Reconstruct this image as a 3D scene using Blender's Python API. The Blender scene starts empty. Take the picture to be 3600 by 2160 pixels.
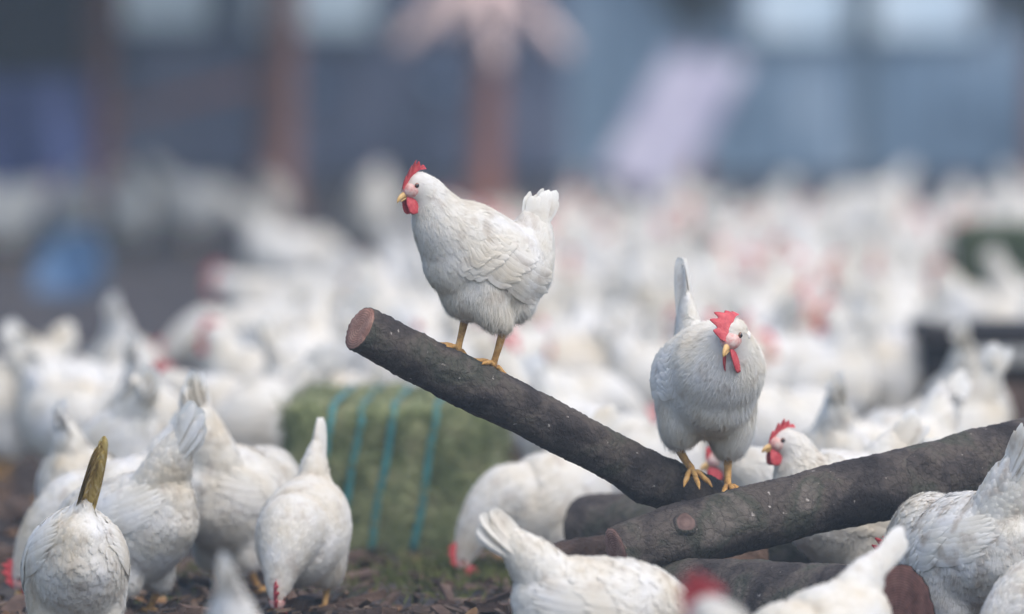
import bpy, bmesh, math, random
import numpy as np
from mathutils import Vector, noise
from mathutils.bvhtree import BVHTree

R_ = math.radians
SC = bpy.context.scene
# ------------------------------------------------------------------ camera
# long lens, about 1.3 m above the ground, focused on the hen on the raised log
CAM_Y, CAM_Z = -16.75, 1.33
cam = bpy.data.cameras.new('camera')
cam.lens = 300.0; cam.sensor_width = 36.0
cam.clip_start = 0.1; cam.clip_end = 2000.0
cam.dof.use_dof = True; cam.dof.focus_distance = 16.72; cam.dof.aperture_fstop = 1.9
cam_o = bpy.data.objects.new('camera', cam)
SC.collection.objects.link(cam_o)
cam_o.location = (0, CAM_Y, CAM_Z)
cam_o.rotation_euler = (R_(90 - 2.318), 0, 0)
SC.camera = cam_o
# ------------------------------------------------------------------ sky and a veiled sun
world = bpy.data.worlds.new('World'); SC.world = world; world.use_nodes = True
nt = world.node_tree
bg = nt.nodes['Background']
sky = nt.nodes.new('ShaderNodeTexSky'); sky.sky_type = 'NISHITA'; sky.sun_disc = False
SUN_EL, SUN_AZ = 60.0, 138.0          # azimuth measured from +Y (away from the camera) to +X
sky.sun_elevation = R_(SUN_EL); sky.sun_rotation = R_(SUN_AZ)
sky.air_density = 1.0; sky.dust_density = 2.2; sky.ozone_density = 1.0
nt.links.new(sky.outputs[0], bg.inputs[0]); bg.inputs[1].default_value = 0.15
sun = bpy.data.lights.new('sun', 'SUN'); sun.energy = 1.5; sun.angle = R_(70); sun.color = (1.0, .93, .84)
sun_o = bpy.data.objects.new('sun', sun); SC.collection.objects.link(sun_o)
sd = Vector((math.sin(R_(SUN_AZ)) * math.cos(R_(SUN_EL)), math.cos(R_(SUN_AZ)) * math.cos(R_(SUN_EL)), math.sin(R_(SUN_EL))))
sun_o.rotation_euler = sd.to_track_quat('Z', 'Y').to_euler()
SC.view_settings.view_transform = 'Standard'; SC.view_settings.look = 'None'
SC.view_settings.gamma = 1.0; SC.view_settings.use_curve_mapping = False
SC.view_settings.exposure = 0.92
SC.cycles.max_bounces = 6

# ------------------------------------------------------------------ materials
M = {}
def mat(name, rough=.8, spec=.25):
    m = bpy.data.materials.new(name); m.use_nodes = True
    b = m.node_tree.nodes['Principled BSDF']
    b.inputs['Roughness'].default_value = rough
    b.inputs['Specular IOR Level'].default_value = spec
    M[name] = m
    return m, m.node_tree, b
def N(nt, t, **kw):
    n = nt.nodes.new(t)
    for k, v in kw.items():
        if k in n.inputs: n.inputs[k].default_value = v
        else: setattr(n, k, v)
    return n
def ramp(nt, stops):
    r = nt.nodes.new('ShaderNodeValToRGB')
    e = r.color_ramp.elements
    while len(e) < len(stops): e.new(.5)
    for i, (p, c) in enumerate(stops):
        e[i].position = p; e[i].color = (*c, 1)
    return r
def noisy(name, stops, scale=8.0, detail=6.0, rough=.85, bump=.3, bscale=None, bdist=.01, spec=.2, coord='Object', stretch=None, distort=0.0):
    """noise driven colour and relief"""
    m, nt, b = mat(name, rough, spec)
    tc = N(nt, 'ShaderNodeTexCoord')
    src = tc.outputs[coord] if coord != 'World' else N(nt, 'ShaderNodeNewGeometry').outputs['Position']
    if stretch:
        mp = N(nt, 'ShaderNodeMapping'); mp.inputs['Scale'].default_value = stretch
        nt.links.new(src, mp.inputs[0]); src = mp.outputs[0]
    n1 = N(nt, 'ShaderNodeTexNoise', Scale=scale, Detail=detail, Distortion=distort)
    nt.links.new(src, n1.inputs['Vector'])
    r = ramp(nt, stops); nt.links.new(n1.outputs[0], r.inputs[0])
    nt.links.new(r.outputs[0], b.inputs['Base Color'])
    if bump:
        n2 = N(nt, 'ShaderNodeTexNoise', Scale=bscale or scale * 3, Detail=8.0)
        nt.links.new(src, n2.inputs['Vector'])
        bp = N(nt, 'ShaderNodeBump', Strength=bump, Distance=bdist)
        nt.links.new(n2.outputs[0], bp.inputs['Height']); nt.links.new(bp.outputs[0], b.inputs['Normal'])
    return m

def feather_material(name, dirt, lo):
    m, nt, b = mat(name, .75, .18)
    tc = N(nt, 'ShaderNodeTexCoord'); oi = N(nt, 'ShaderNodeObjectInfo')
    off = N(nt, 'ShaderNodeVectorMath', operation='SCALE'); 
    cmb = N(nt, 'ShaderNodeCombineXYZ')
    geo = N(nt, 'ShaderNodeNewGeometry')
    # each bird stands at its own place, so world position gives each its own soiling
    n1 = N(nt, 'ShaderNodeTexNoise', Scale=9.0, Detail=5.0)
    nt.links.new(geo.outputs['Position'], n1.inputs['Vector'])
    r1 = ramp(nt, [(.32, (.83, .825, .82)), (.50, (.81, .785, .73)), (.72, (.74, .675, .56))])
    nt.links.new(n1.outputs[0], r1.inputs[0])
    n2 = N(nt, 'ShaderNodeTexNoise', Scale=26.0, Detail=6.0)
    nt.links.new(geo.outputs['Position'], n2.inputs['Vector'])
    r2 = ramp(nt, [(lo, (0, 0, 0)), (lo + .20, (1, 1, 1))])
    nt.links.new(n2.outputs[0], r2.inputs[0])
    fac = N(nt, 'ShaderNodeMath', operation='MULTIPLY'); fac.inputs[1].default_value = dirt
    nt.links.new(r2.outputs[0], fac.inputs[0])
    mx = N(nt, 'ShaderNodeMixRGB'); mx.inputs['Color2'].default_value = (.42, .33, .24, 1)
    nt.links.new(fac.outputs[0], mx.inputs['Fac']); nt.links.new(r1.outputs[0], mx.inputs['Color1'])
    # every feather differs a little in tone
    rr = ramp(nt, [(0, (.91, .90, .87)), (.35, (.98, .98, .97)), (1, (1, 1, 1))]); nt.links.new(geo.outputs['Random Per Island'], rr.inputs[0])
    vm = N(nt, 'ShaderNodeMixRGB'); vm.blend_type = 'MULTIPLY'; vm.inputs['Fac'].default_value = 1.0
    nt.links.new(mx.outputs[0], vm.inputs['Color1']); nt.links.new(rr.outputs[0], vm.inputs['Color2']); mx = vm
    nt.links.new(mx.outputs[0], b.inputs['Base Color'])
    b.inputs['Sheen Weight'].default_value = .15
    nz = N(nt, 'ShaderNodeTexNoise', Scale=220.0, Detail=3.0)
    nt.links.new(tc.outputs['Object'], nz.inputs['Vector'])
    bp = N(nt, 'ShaderNodeBump', Strength=.25, Distance=.002)
    nt.links.new(nz.outputs[0], bp.inputs['Height']); nt.links.new(bp.outputs[0], b.inputs['Normal'])
    # thin vanes let light through
    tr = N(nt, 'ShaderNodeBsdfTranslucent'); nt.links.new(mx.outputs[0], tr.inputs['Color'])
    ms = N(nt, 'ShaderNodeMixShader'); ms.inputs[0].default_value = .42
    out = nt.nodes['Material Output']
    nt.links.new(b.outputs[0], ms.inputs[1]); nt.links.new(tr.outputs[0], ms.inputs[2]); nt.links.new(ms.outputs[0], out.inputs['Surface'])
feather_material('feather', .42, .55)
feather_material('feather_worn', .42, .53)
feather_material('feather_soiled', .62, .50)
noisy('comb', [(.30, (.36, .030, .045)), (.5, (.46, .050, .060)), (.72, (.54, .095, .095))], 95, 4, .5, .6, 420, .002, .4)
noisy('skin', [(.30, (.52, .20, .18)), (.50, (.58, .36, .32)), (.7, (.66, .54, .49))], 90, 4, .7, .4, 300, .002, .3)
noisy('lobe', [(.3, (.75, .70, .66)), (.7, (.8, .77, .72))], 60, 3, .7, .2, 300, .001)
noisy('beak', [(.3, (.52, .30, .10)), (.7, (.62, .42, .18))], 90, 3, .45, .1, 200, .001, .4)
noisy('leg', [(.28, (.26, .15, .07)), (.45, (.44, .235, .075)), (.58, (.54, .31, .10)), (.75, (.46, .30, .17))], 85, 6, .75, .9, 300, .003, .2)
noisy('iris', [(.3, (.10, .04, .02)), (.7, (.20, .07, .03))], 200, 2, .2, 0, spec=.6)
noisy('pupil', [(.3, (.008, .008, .01)), (.7, (.012, .012, .014))], 20, 2, .12, 0, spec=.7)
noisy('brown_tail', [(.30, (.16, .12, .035)), (.43, (.42, .29, .08)), (.55, (.58, .44, .16)), (.70, (.72, .66, .50))], 14, 5, .95, .5, 160, .003, spec=.05, stretch=(9, 9, 1))

def bark_material():
    m, nt, b = mat('bark', .88, .2)
    tc = N(nt, 'ShaderNodeTexCoord')
    big = N(nt, 'ShaderNodeTexNoise', Scale=9.0, Detail=8.0, Distortion=.4); nt.links.new(tc.outputs['Object'], big.inputs['Vector'])
    base = ramp(nt, [(.30, (.019, .016, .016)), (.43, (.044, .037, .035)), (.53, (.078, .065, .056)), (.62, (.052, .053, .041)), (.72, (.115, .098, .085))])
    nt.links.new(big.outputs[0], base.inputs[0])
    # flaking plates
    vo = N(nt, 'ShaderNodeTexVoronoi', Scale=48.0); vo.feature = 'DISTANCE_TO_EDGE'
    dn = N(nt, 'ShaderNodeTexNoise', Scale=30.0, Detail=4.0); nt.links.new(tc.outputs['Object'], dn.inputs['Vector'])
    ad = N(nt, 'ShaderNodeMixRGB'); ad.inputs['Fac'].default_value = .06; nt.links.new(tc.outputs['Object'], ad.inputs['Color1']); nt.links.new(dn.outputs['Color'], ad.inputs['Color2'])
    nt.links.new(ad.outputs[0], vo.inputs['Vector'])
    cr = ramp(nt, [(.0, (.62, .62, .62)), (.14, (1, 1, 1))]); nt.links.new(vo.outputs['Distance'], cr.inputs[0])
    mu = N(nt, 'ShaderNodeMixRGB'); mu.blend_type = 'MULTIPLY'; mu.inputs['Fac'].default_value = .8
    nt.links.new(base.outputs[0], mu.inputs['Color1']); nt.links.new(cr.outputs[0], mu.inputs['Color2'])
    # pale specks of lichen and droppings
    sp = N(nt, 'ShaderNodeTexNoise', Scale=75.0, Detail=3.0); nt.links.new(tc.outputs['Object'], sp.inputs['Vector'])
    sr = ramp(nt, [(.70, (0, 0, 0)), (.77, (1, 1, 1))]); nt.links.new(sp.outputs[0], sr.inputs[0])
    mx = N(nt, 'ShaderNodeMixRGB'); mx.inputs['Color2'].default_value = (.34, .31, .28, 1)
    nt.links.new(sr.outputs[0], mx.inputs['Fac']); nt.links.new(mu.outputs[0], mx.inputs['Color1']); nt.links.new(mx.outputs[0], b.inputs['Base Color'])
    fine = N(nt, 'ShaderNodeTexNoise', Scale=110.0, Detail=8.0); nt.links.new(tc.outputs['Object'], fine.inputs['Vector'])
    b1 = N(nt, 'ShaderNodeBump', Strength=.8, Distance=.006); nt.links.new(fine.outputs[0], b1.inputs['Height'])
    b2 = N(nt, 'ShaderNodeBump', Strength=.45, Distance=.005); nt.links.new(cr.outputs[0], b2.inputs['Height'])
    nt.links.new(b1.outputs[0], b2.inputs['Normal']); nt.links.new(b2.outputs[0], b.inputs['Normal'])
bark_material()
def ring_material(name, c0, c1, c2, rings=.45):
    m, nt, b = mat(name, .85, .15)
    tc = N(nt, 'ShaderNodeTexCoord')
    wv = N(nt, 'ShaderNodeTexWave', Scale=62.0, Distortion=2.2, Detail=3.0); wv.wave_type = 'RINGS'; wv.rings_direction = 'SPHERICAL'
    wv.inputs['Detail Scale'].default_value = 1.5
    nt.links.new(tc.outputs['Object'], wv.inputs['Vector'])
    n = N(nt, 'ShaderNodeTexNoise', Scale=45.0, Detail=7.0); nt.links.new(tc.outputs['Object'], n.inputs['Vector'])
    r = ramp(nt, [(.25, c0), (.5, c1), (.75, c2)]); nt.links.new(n.outputs[0], r.inputs[0])
    mu = N(nt, 'ShaderNodeMixRGB'); mu.blend_type = 'MULTIPLY'; mu.inputs['Fac'].default_value = rings
    nt.links.new(r.outputs[0], mu.inputs['Color1']); nt.links.new(wv.outputs[0], mu.inputs['Color2']); nt.links.new(mu.outputs[0], b.inputs['Base Color'])
    bp = N(nt, 'ShaderNodeBump', Strength=.5, Distance=.003); nt.links.new(n.outputs[0], bp.inputs['Height']); nt.links.new(bp.outputs[0], b.inputs['Normal'])
ring_material('cut_wood', (.20, .10, .075), (.31, .17, .13), (.40, .25, .19))
ring_material('cut_dark', (.05, .025, .022), (.095, .046, .04), (.135, .075, .062))
ring_material('knot_wood', (.07, .045, .04), (.12, .078, .068), (.17, .115, .10), .15)
# ------------------------------------------------------------------ helpers
COL = bpy.context.scene.collection

def link_mesh(name, verts, faces, mat, parent=None, smooth=True):
    me = bpy.data.meshes.new(name)
    me.from_pydata([tuple(v) for v in verts], [], [tuple(f) for f in faces])
    if smooth:
        me.polygons.foreach_set('use_smooth', [True] * len(me.polygons))
    me.update()
    if mat:
        me.materials.append(mat)
    o = bpy.data.objects.new(name, me)
    COL.objects.link(o)
    if parent:
        o.parent = parent
    return o

def empty(name, loc=(0, 0, 0), rz=0.0, scale=1.0):
    o = bpy.data.objects.new(name, None)
    o.empty_display_size = 0.1
    COL.objects.link(o)
    o.location = loc
    o.rotation_euler = (0, 0, rz)
    o.scale = (scale,) * 3
    return o

def tag(o, label=None, cat=None, group=None, kind=None):
    if label: o['label'] = label
    if cat: o['category'] = cat
    if group: o['group'] = group
    if kind: o['kind'] = kind
    return o

def copy_tree(o, parent=None):
    c = o.copy()
    COL.objects.link(c)
    if parent is not None:
        c.parent = parent
    for ch in list(o.children):
        copy_tree(ch, c)
    return c

def nrm(a):
    a = np.asarray(a, float)
    return a / (np.linalg.norm(a, axis=-1, keepdims=True) + 1e-12)

def catmull(P, n):
    """Catmull-Rom through the rows of P (any number of columns)."""
    P = np.asarray(P, float)
    m = len(P)
    out = []
    ts = np.linspace(0, m - 1, n)
    for t in ts:
        i = min(int(t), m - 2)
        u = t - i
        p0 = P[max(i - 1, 0)]; p1 = P[i]; p2 = P[i + 1]; p3 = P[min(i + 2, m - 1)]
        out.append(0.5 * (2 * p1 + (p2 - p0) * u + (2 * p0 - 5 * p1 + 4 * p2 - p3) * u * u
                          + (3 * p1 - p0 - 3 * p2 + p3) * u ** 3))
    return np.array(out)

class Soup:
    """collects vertices and faces of one mesh"""
    def __init__(self):
        self.v = []; self.f = []; self.n = 0
    def add(self, V, F):
        V = np.asarray(V, float)
        self.v.append(V)
        self.f += [tuple(int(i) + self.n for i in f) for f in F]
        self.n += len(V)
    def loft(self, C, A, B, side=(0, 1, 0), k=20, cap=True, S=None):
        """rings at C with half-axes A (up) and B (side)"""
        C = np.asarray(C, float); n = len(C)
        T = nrm(np.gradient(C, axis=0))
        if S is None:
            S = np.asarray(side, float) - (T @ np.asarray(side, float))[:, None] * T
        S = nrm(S)
        U = np.cross(T, S)
        an = np.linspace(0, 2 * np.pi, k, endpoint=False)
        V = (C[:, None, :] + np.cos(an)[None, :, None] * U[:, None, :] * np.asarray(A)[:, None, None]
             + np.sin(an)[None, :, None] * S[:, None, :] * np.asarray(B)[:, None, None]).reshape(-1, 3)
        F = []
        for i in range(n - 1):
            for j in range(k):
                a = i * k + j; b = i * k + (j + 1) % k
                F.append((a, b, b + k, a + k))
        if cap:
            V = np.vstack([V, C[0], C[-1]])
            for j in range(k):
                F.append(((j + 1) % k, j, n * k))
                F.append(((n - 1) * k + j, (n - 1) * k + (j + 1) % k, n * k + 1))
        self.add(V, F)
    def ball(self, c, ax, r, nu=14, nv=10):
        """ellipsoid at c with unit axes ax (3x3 rows) and radii r"""
        ax = np.asarray(ax, float); V = []; F = []
        V.append((0, 0, 1))
        for i in range(1, nv):
            th = math.pi * i / nv
            for j in range(nu):
                ph = 2 * math.pi * j / nu
                V.append((math.sin(th) * math.cos(ph), math.sin(th) * math.sin(ph), math.cos(th)))
        V.append((0, 0, -1))
        V = np.array(V) * np.asarray(r, float)
        V = V @ ax + np.asarray(c, float)
        last = len(V) - 1
        for j in range(nu):
            F.append((0, 1 + j, 1 + (j + 1) % nu))
            F.append((last, 1 + (nv - 2) * nu + (j + 1) % nu, 1 + (nv - 2) * nu + j))
        for i in range(nv - 2):
            for j in range(nu):
                a = 1 + i * nu + j; b = 1 + i * nu + (j + 1) % nu
                F.append((a, a + nu, b + nu, b))
        self.add(V, F)
    def tube(self, P, R, k=10, side=(0, 1, 0)):
        self.loft(P, R, R, side=side, k=k)
    def obj(self, name, mat, parent=None, smooth=True):
        return link_mesh(name, np.vstack(self.v), self.f, mat, parent, smooth)

FRL = np.array([0, .18, .42, .66, .86, 1.0])
FRW = np.array([.30, .78, 1.0, .98, .70, .06])

def feather_batch(P, N, D, L, W, lift, curl, rng, rows=6):
    """feathers at P lying along D on a surface with normal N; returns verts, faces"""
    n = len(P)
    D = nrm(D - (D * N).sum(1, keepdims=True) * N)
    S = np.cross(N, D)
    l = FRL[None, :, None] * L[:, None, None]                     # n,rows,1
    w = FRW[None, :, None] * W[:, None, None] * np.array([-1, 0, 1])[None, None, :]
    ww = w * (1 + rng.uniform(-.12, .12, (n, 6, 1)))
    bend = rng.normal(0, .10, n)[:, None, None] * l * FRL[None, :, None]
    h = (lift[:, None, None] * l - curl[:, None, None] * l ** 2 - .0022
         + .22 * (W[:, None, None] - np.abs(w)) * np.array([1, 1, 1])[None, None, :] * .9)
    l3 = np.repeat(l, 3, axis=2)
    V = (P[:, None, None, :] + l3[..., None] * D[:, None, None, :]
         + (ww + bend)[..., None] * S[:, None, None, :] + h[..., None] * N[:, None, None, :])
    V = V.reshape(-1, 3)
    base = []
    for r in range(5):
        for c in range(2):
            a = r * 3 + c
            base.append((a, a + 1, a + 4, a + 3))
    base = np.array(base)
    F = (base[None] + (np.arange(n) * 18)[:, None, None]).reshape(-1, 4)
    return V, F

def mesh_np(name, V, F, mat, parent=None):
    me = bpy.data.meshes.new(name)
    V = np.asarray(V, np.float32); F = np.asarray(F, np.int32)
    k = F.shape[1]
    me.vertices.add(len(V)); me.vertices.foreach_set('co', V.ravel())
    me.loops.add(F.size); me.loops.foreach_set('vertex_index', F.ravel())
    me.polygons.add(len(F))
    me.polygons.foreach_set('loop_start', np.arange(0, F.size, k, dtype=np.int32))
    me.polygons.foreach_set('use_smooth', np.ones(len(F), bool))
    me.update(calc_edges=True); me.validate()
    me.materials.append(mat)
    o = bpy.data.objects.new(name, me); COL.objects.link(o)
    if parent: o.parent = parent
    return o

def remeshed(soup, voxel, smooth_it=6, fac=.5):
    """one continuous skin out of overlapping closed shapes"""
    o = soup.obj('tmp', None)
    m = o.modifiers.new('r', 'REMESH'); m.mode = 'VOXEL'; m.voxel_size = voxel
    s = o.modifiers.new('s', 'SMOOTH'); s.iterations = smooth_it; s.factor = fac
    dg = bpy.context.evaluated_depsgraph_get()
    ev = o.evaluated_get(dg)
    me = bpy.data.meshes.new_from_object(ev)
    old = o.data
    bpy.data.objects.remove(o); bpy.data.meshes.remove(old)
    me.polygons.foreach_set('use_smooth', [True] * len(me.polygons))
    return me

# ------------------------------------------------------------------ the hen
TORSO = [  # x, z, half height, half width (standing, level body)
    (-.158, .288, .028, .024), (-.140, .274, .064, .054), (-.100, .255, .098, .084),
    (-.045, .240, .115, .102), (.018, .240, .120, .106), (.070, .256, .112, .098), (.106, .288, .090, .080)]

# neck = points after the torso (x,y,z,half height,half width); head = centre, forward, up
POSES = {
 'alert': dict(pitch=24, neck=[(.110, .0, .292, .078, .071), (.122, .0, .334, .054, .049), (.130, .0, .362, .042, .038)],
               head=((.146, .0, .376), (.93, 0, -.32)), tail=72, tl=.135, fan=15),
 'stand': dict(pitch=10, neck=[(.122, .0, .285, .078, .070), (.142, .0, .328, .055, .049), (.152, .0, .355, .042, .038)],
               head=((.172, .0, .374), (1, 0, -.12)), tail=58, tl=.15, fan=16),
 'turned': dict(pitch=4, neck=[(.130, .010, .275, .078, .072), (.150, .022, .312, .054, .050)],
               head=((.172, .036, .345), (.55, .80, -.25)), tail=62, tl=.16, fan=14),
 'walk': dict(pitch=-4, neck=[(.160, .0, .262, .066, .058), (.200, .0, .284, .047, .042)],
               head=((.238, .0, .305), (1, 0, -.30)), tail=60, tl=.15, fan=16),
 'crouch': dict(pitch=-12, cut=1, neck=[(.122, .0, .222, .088, .078), (.160, .0, .216, .066, .059), (.195, .0, .198, .050, .045)],
               head=((.235, .0, .172), (.75, 0, -.66)), tail=58, tl=.15, fan=15),
 'peck': dict(pitch=-24, cut=1, neck=[(.118, .0, .192, .092, .082), (.168, .0, .162, .072, .065), (.204, .0, .124, .053, .048), (.224, .0, .092, .039, .036)],
               head=((.238, .0, .060), (.45, 0, -.89)), tail=66, tl=.155, fan=13),
}

def build_hen(pose, seed, detail=2, **over):
    """a hen at the origin facing +X, standing on z = 0; detail 2 = near, 1 = blurred, 0 = far"""
    ps = dict(POSES[pose]); ps.update(over)
    rng = np.random.default_rng(seed)
    root = empty('hen')
    piv = np.array([-.01, 0, .175])
    ca, sa = math.cos(math.radians(ps['pitch'])), math.sin(math.radians(ps['pitch']))
    def rot(p):
        p = np.asarray(p, float) - piv
        return np.array([p[0] * ca - p[2] * sa, p[1], p[0] * sa + p[2] * ca]) + piv
    st = []; fat = ps.get('fat', 1.0)
    for x, z, h, w in (TORSO[:-1] if ps.get('cut') else TORSO):
        q = rot((x, 0, z - .042 + ps.get('rise', 0))); st.append((*q, h * fat, w * fat))
    hd, hf = np.array(ps['head'][0], float), nrm(np.array(ps['head'][1], float))
    for q in ps['neck']:
        st.append(q)
    st.append((*hd, .030, .0265))
    X = catmull(st, 54)
    so = Soup()
    so.loft(X[:, :3], X[:, 3], X[:, 4], k=24)
    # flow field of the plumage: point, direction (towards tail), length, half width
    T = nrm(np.gradient(X[:, :3], axis=0))
    flow = []
    for i in range(len(X)):
        u = i / (len(X) - 1)
        L = np.interp(u, [0, .5, .75, .90, .97, 1], [.031, .030, .026, .020, .011, .009])
        W = np.interp(u, [0, .5, .70, .88, .97, 1], [.0105, .0100, .0062, .0042, .0030, .0028])
        flow.append((*X[i, :3], *(-T[i]), L, W))
    # head
    side = nrm(np.cross((0, 0, 1), hf)); up = np.cross(hf, side)
    tilt = ps.get('head_roll', 0)
    if tilt:
        c, s_ = math.cos(tilt), math.sin(tilt)
        side, up = c * side + s_ * up, -s_ * side + c * up
    hs = ps.get('head_size', 1.06)
    def H(f, s, u): return hd + (hf * f + side * s + up * u) * hs
    ax = np.array([hf, side, up])
    so.ball(H(0, 0, 0), ax, np.array((.031, .0235, .027)) * hs)
    so.ball(H(.018, 0, -.005), ax, np.array((.021, .0165, .0185)) * hs)
    # tail base
    B = rot((-.108, 0, .246 + ps.get('rise', 0)))
    ta = math.radians(ps['tail'])
    ts_ = ps.get('tail_side', 0.0)
    td = nrm(np.array([-math.cos(ta), ts_, math.sin(ta)]))
    tl = ps['tl']; tw = ps['fan'] / 15
    tb = np.array([B + td * t for t in np.linspace(-.05, tl * ps.get('cone', .72), 9)])
    so.loft(tb, np.interp(np.linspace(0, 1, 9), [0, .35, .7, 1], [.058, .058, .036 + .014 * tw, .014 + .012 * tw]),
            np.interp(np.linspace(0, 1, 9), [0, .35, .7, 1], np.array([.060, .057, .036, .011]) * ps.get('cone_w', 1.0)), k=20)
    for p in tb[3:]:
        flow.append((*p, *td, .036, .011))
    # thighs
    legs = ps.get('legs') or [((-.012, .050), (.012, .052), 0), ((-.012, -.050), (.006, -.052), 0)]
    hocks = []
    for (hx, hy), (fx, fy), fz in legs:
        hk = np.array([hx - .012, hy, .066 + fz * .8 + ps.get('rise', 0) * .8])
        tp = rot((.000, hy * .95, .168))
        mid = (tp + hk) / 2 + np.array([.014, 0, .0])
        C = catmull([tp, mid, hk + (0, 0, .004), hk + (.002, 0, -.012)], 10)
        R = np.interp(np.linspace(0, 1, 10), [0, .4, .75, 1], [.068, .058, .030, .0095])
        so.loft(C, R * ps.get('thigh', fat), R * .88 * ps.get('thigh', fat), side=(0, 1, 0), k=16)
        for p in C[3:]:
            flow.append((*p, .1, 0, -1, .017, .0065))
        hocks.append(hk)
    for c_, r_ in ps.get('breast', ()): so.ball(c_, np.eye(3), r_)
    # rump fluff
    so.ball(rot((-.100, 0, .170)), np.eye(3), np.array((.066, .070, .062)) * fat)
    flow.append((*rot((-.12, 0, .155)), -.6, 0, -.8, .026, .009))
    me = remeshed(so, .0068 if detail == 2 else .009, 11 if detail == 2 else 7)
    me.name = 'body'; me.materials.append(M[ps.get('fmat', 'feather')])
    body = bpy.data.objects.new('body', me); COL.objects.link(body); body.parent = root
    # ---- plumage
    bm = bmesh.new(); bm.from_mesh(me)
    bvh = BVHTree.FromBMesh(bm)
    bmesh.ops.triangulate(bm, faces=bm.faces[:])
    tri = np.array([[v.co[:] for v in f.verts] for f in bm.faces])
    bm.free()
    cr = np.cross(tri[:, 1] - tri[:, 0], tri[:, 2] - tri[:, 0])
    ar = np.linalg.norm(cr, axis=1); fn = cr / (ar[:, None] + 1e-12)
    n = {2: 3400, 1: 1100, 0: 0}[detail]
    flow = np.array(flow)
    if n:
        cen = tri.mean(1)
        wgt = ar * np.where(np.linalg.norm(cen - hd, axis=1) < .045, 3.2, 1.0)
        idx = rng.choice(len(tri), n, p=wgt / wgt.sum())
        r1, r2 = rng.random((2, n)); k = r1 + r2 > 1
        r1[k], r2[k] = 1 - r1[k], 1 - r2[k]
        P = tri[idx, 0] + r1[:, None] * (tri[idx, 1] - tri[idx, 0]) + r2[:, None] * (tri[idx, 2] - tri[idx, 0])
        N = fn[idx]
        d2 = ((P[:, None, :] - flow[None, :, :3]) ** 2).sum(2)
        wq = np.exp(-(d2 - d2.min(1, keepdims=True)) / .0006)
        wq /= wq.sum(1, keepdims=True)
        D = wq @ flow[:, 3:6] + np.array([0, 0, -.10]); L = wq @ flow[:, 6]; W = wq @ flow[:, 7]
        D += rng.normal(0, .10 * ps.get('ruffle', 1.0), D.shape)
        # keep the bare face clear
        q = P - hd
        keep = ~(((q @ hf) > .004) & (np.linalg.norm(q, axis=1) < .05) & ((q @ up) < .020))
        sz = rng.uniform(.75, 1.2, n)
        if detail == 1: sz *= 1.35
        P, N, D, L, W, sz = P[keep], N[keep], D[keep], L[keep], W[keep], sz[keep]
        lift = np.abs(rng.normal(.115, .04, len(P))); curl = np.full(len(P), 3.6)
        V, F = feather_batch(P, N, D, L * sz, W * sz, lift, curl, rng)
        if detail == 2:
            hgt = np.tile(np.repeat(np.array([-.0015, .0, .0012, .0022, .0030, .0034]), 3), len(P)) + np.tile(np.array([0, .0010, 0]), len(P) * 6)
            hgt = hgt * np.repeat(rng.uniform(.15, .75, len(P)) * ps.get('ruffle', 1.0), 18) * np.repeat(np.clip(L / .030, .4, 1.15), 18)
            for q in range(len(V)):
                co, no, _, _ = bvh.find_nearest(Vector(V[q]))
                V[q] = np.array(co) + np.array(no) * hgt[q]
            # soft barbs standing off the vanes
            nb = 26000
            ib = rng.choice(len(tri), nb, p=ar / ar.sum()); r1, r2 = rng.random((2, nb)); kk = r1 + r2 > 1
            r1[kk], r2[kk] = 1 - r1[kk], 1 - r2[kk]
            Pb = tri[ib, 0] + r1[:, None] * (tri[ib, 1] - tri[ib, 0]) + r2[:, None] * (tri[ib, 2] - tri[ib, 0]); Nb = fn[ib]
            d2 = ((Pb[:, None, :] - flow[None, ::2, :3]) ** 2).sum(2); jj = d2.argmin(1) * 2
            Db = flow[jj, 3:6] + rng.normal(0, .28, (nb, 3)) + (0, 0, -.15)
            Db = nrm(Db - (Db * Nb).sum(1, keepdims=True) * Nb)
            qb = Pb - hd; kb = ~(((qb @ hf) > .002) & (np.linalg.norm(qb, axis=1) < .05)); Pb, Nb, Db = Pb[kb], Nb[kb], Db[kb]; nb = len(Pb)
            low = np.clip((.20 - Pb[:, 2:3]) / .10, 0, 1)
            Lb = rng.uniform(.006, .013, (nb, 1)) * (1 + .7 * low) * np.where(np.linalg.norm(qb[kb], axis=1) < .05, .45, 1)[:, None]
            Sb = np.cross(Nb, Db) * rng.uniform(.00025, .0006, (nb, 1)); Pb = Pb + Nb * .0012
            Eb = Pb + Db * Lb + Nb * Lb * rng.uniform(.05, .40, (nb, 1))
            Vb = np.stack([Pb - Sb, Pb + Sb, Eb + Sb * .25, Eb - Sb * .25], 1).reshape(-1, 3)
            F = np.vstack([F, np.arange(nb * 4).reshape(-1, 4) + len(V)]); V = np.vstack([V, Vb])
        pl = mesh_np('plumage', V, F, M[ps.get('fmat', 'feather')], root)
        pl['kind'] = 'stuff'
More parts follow.
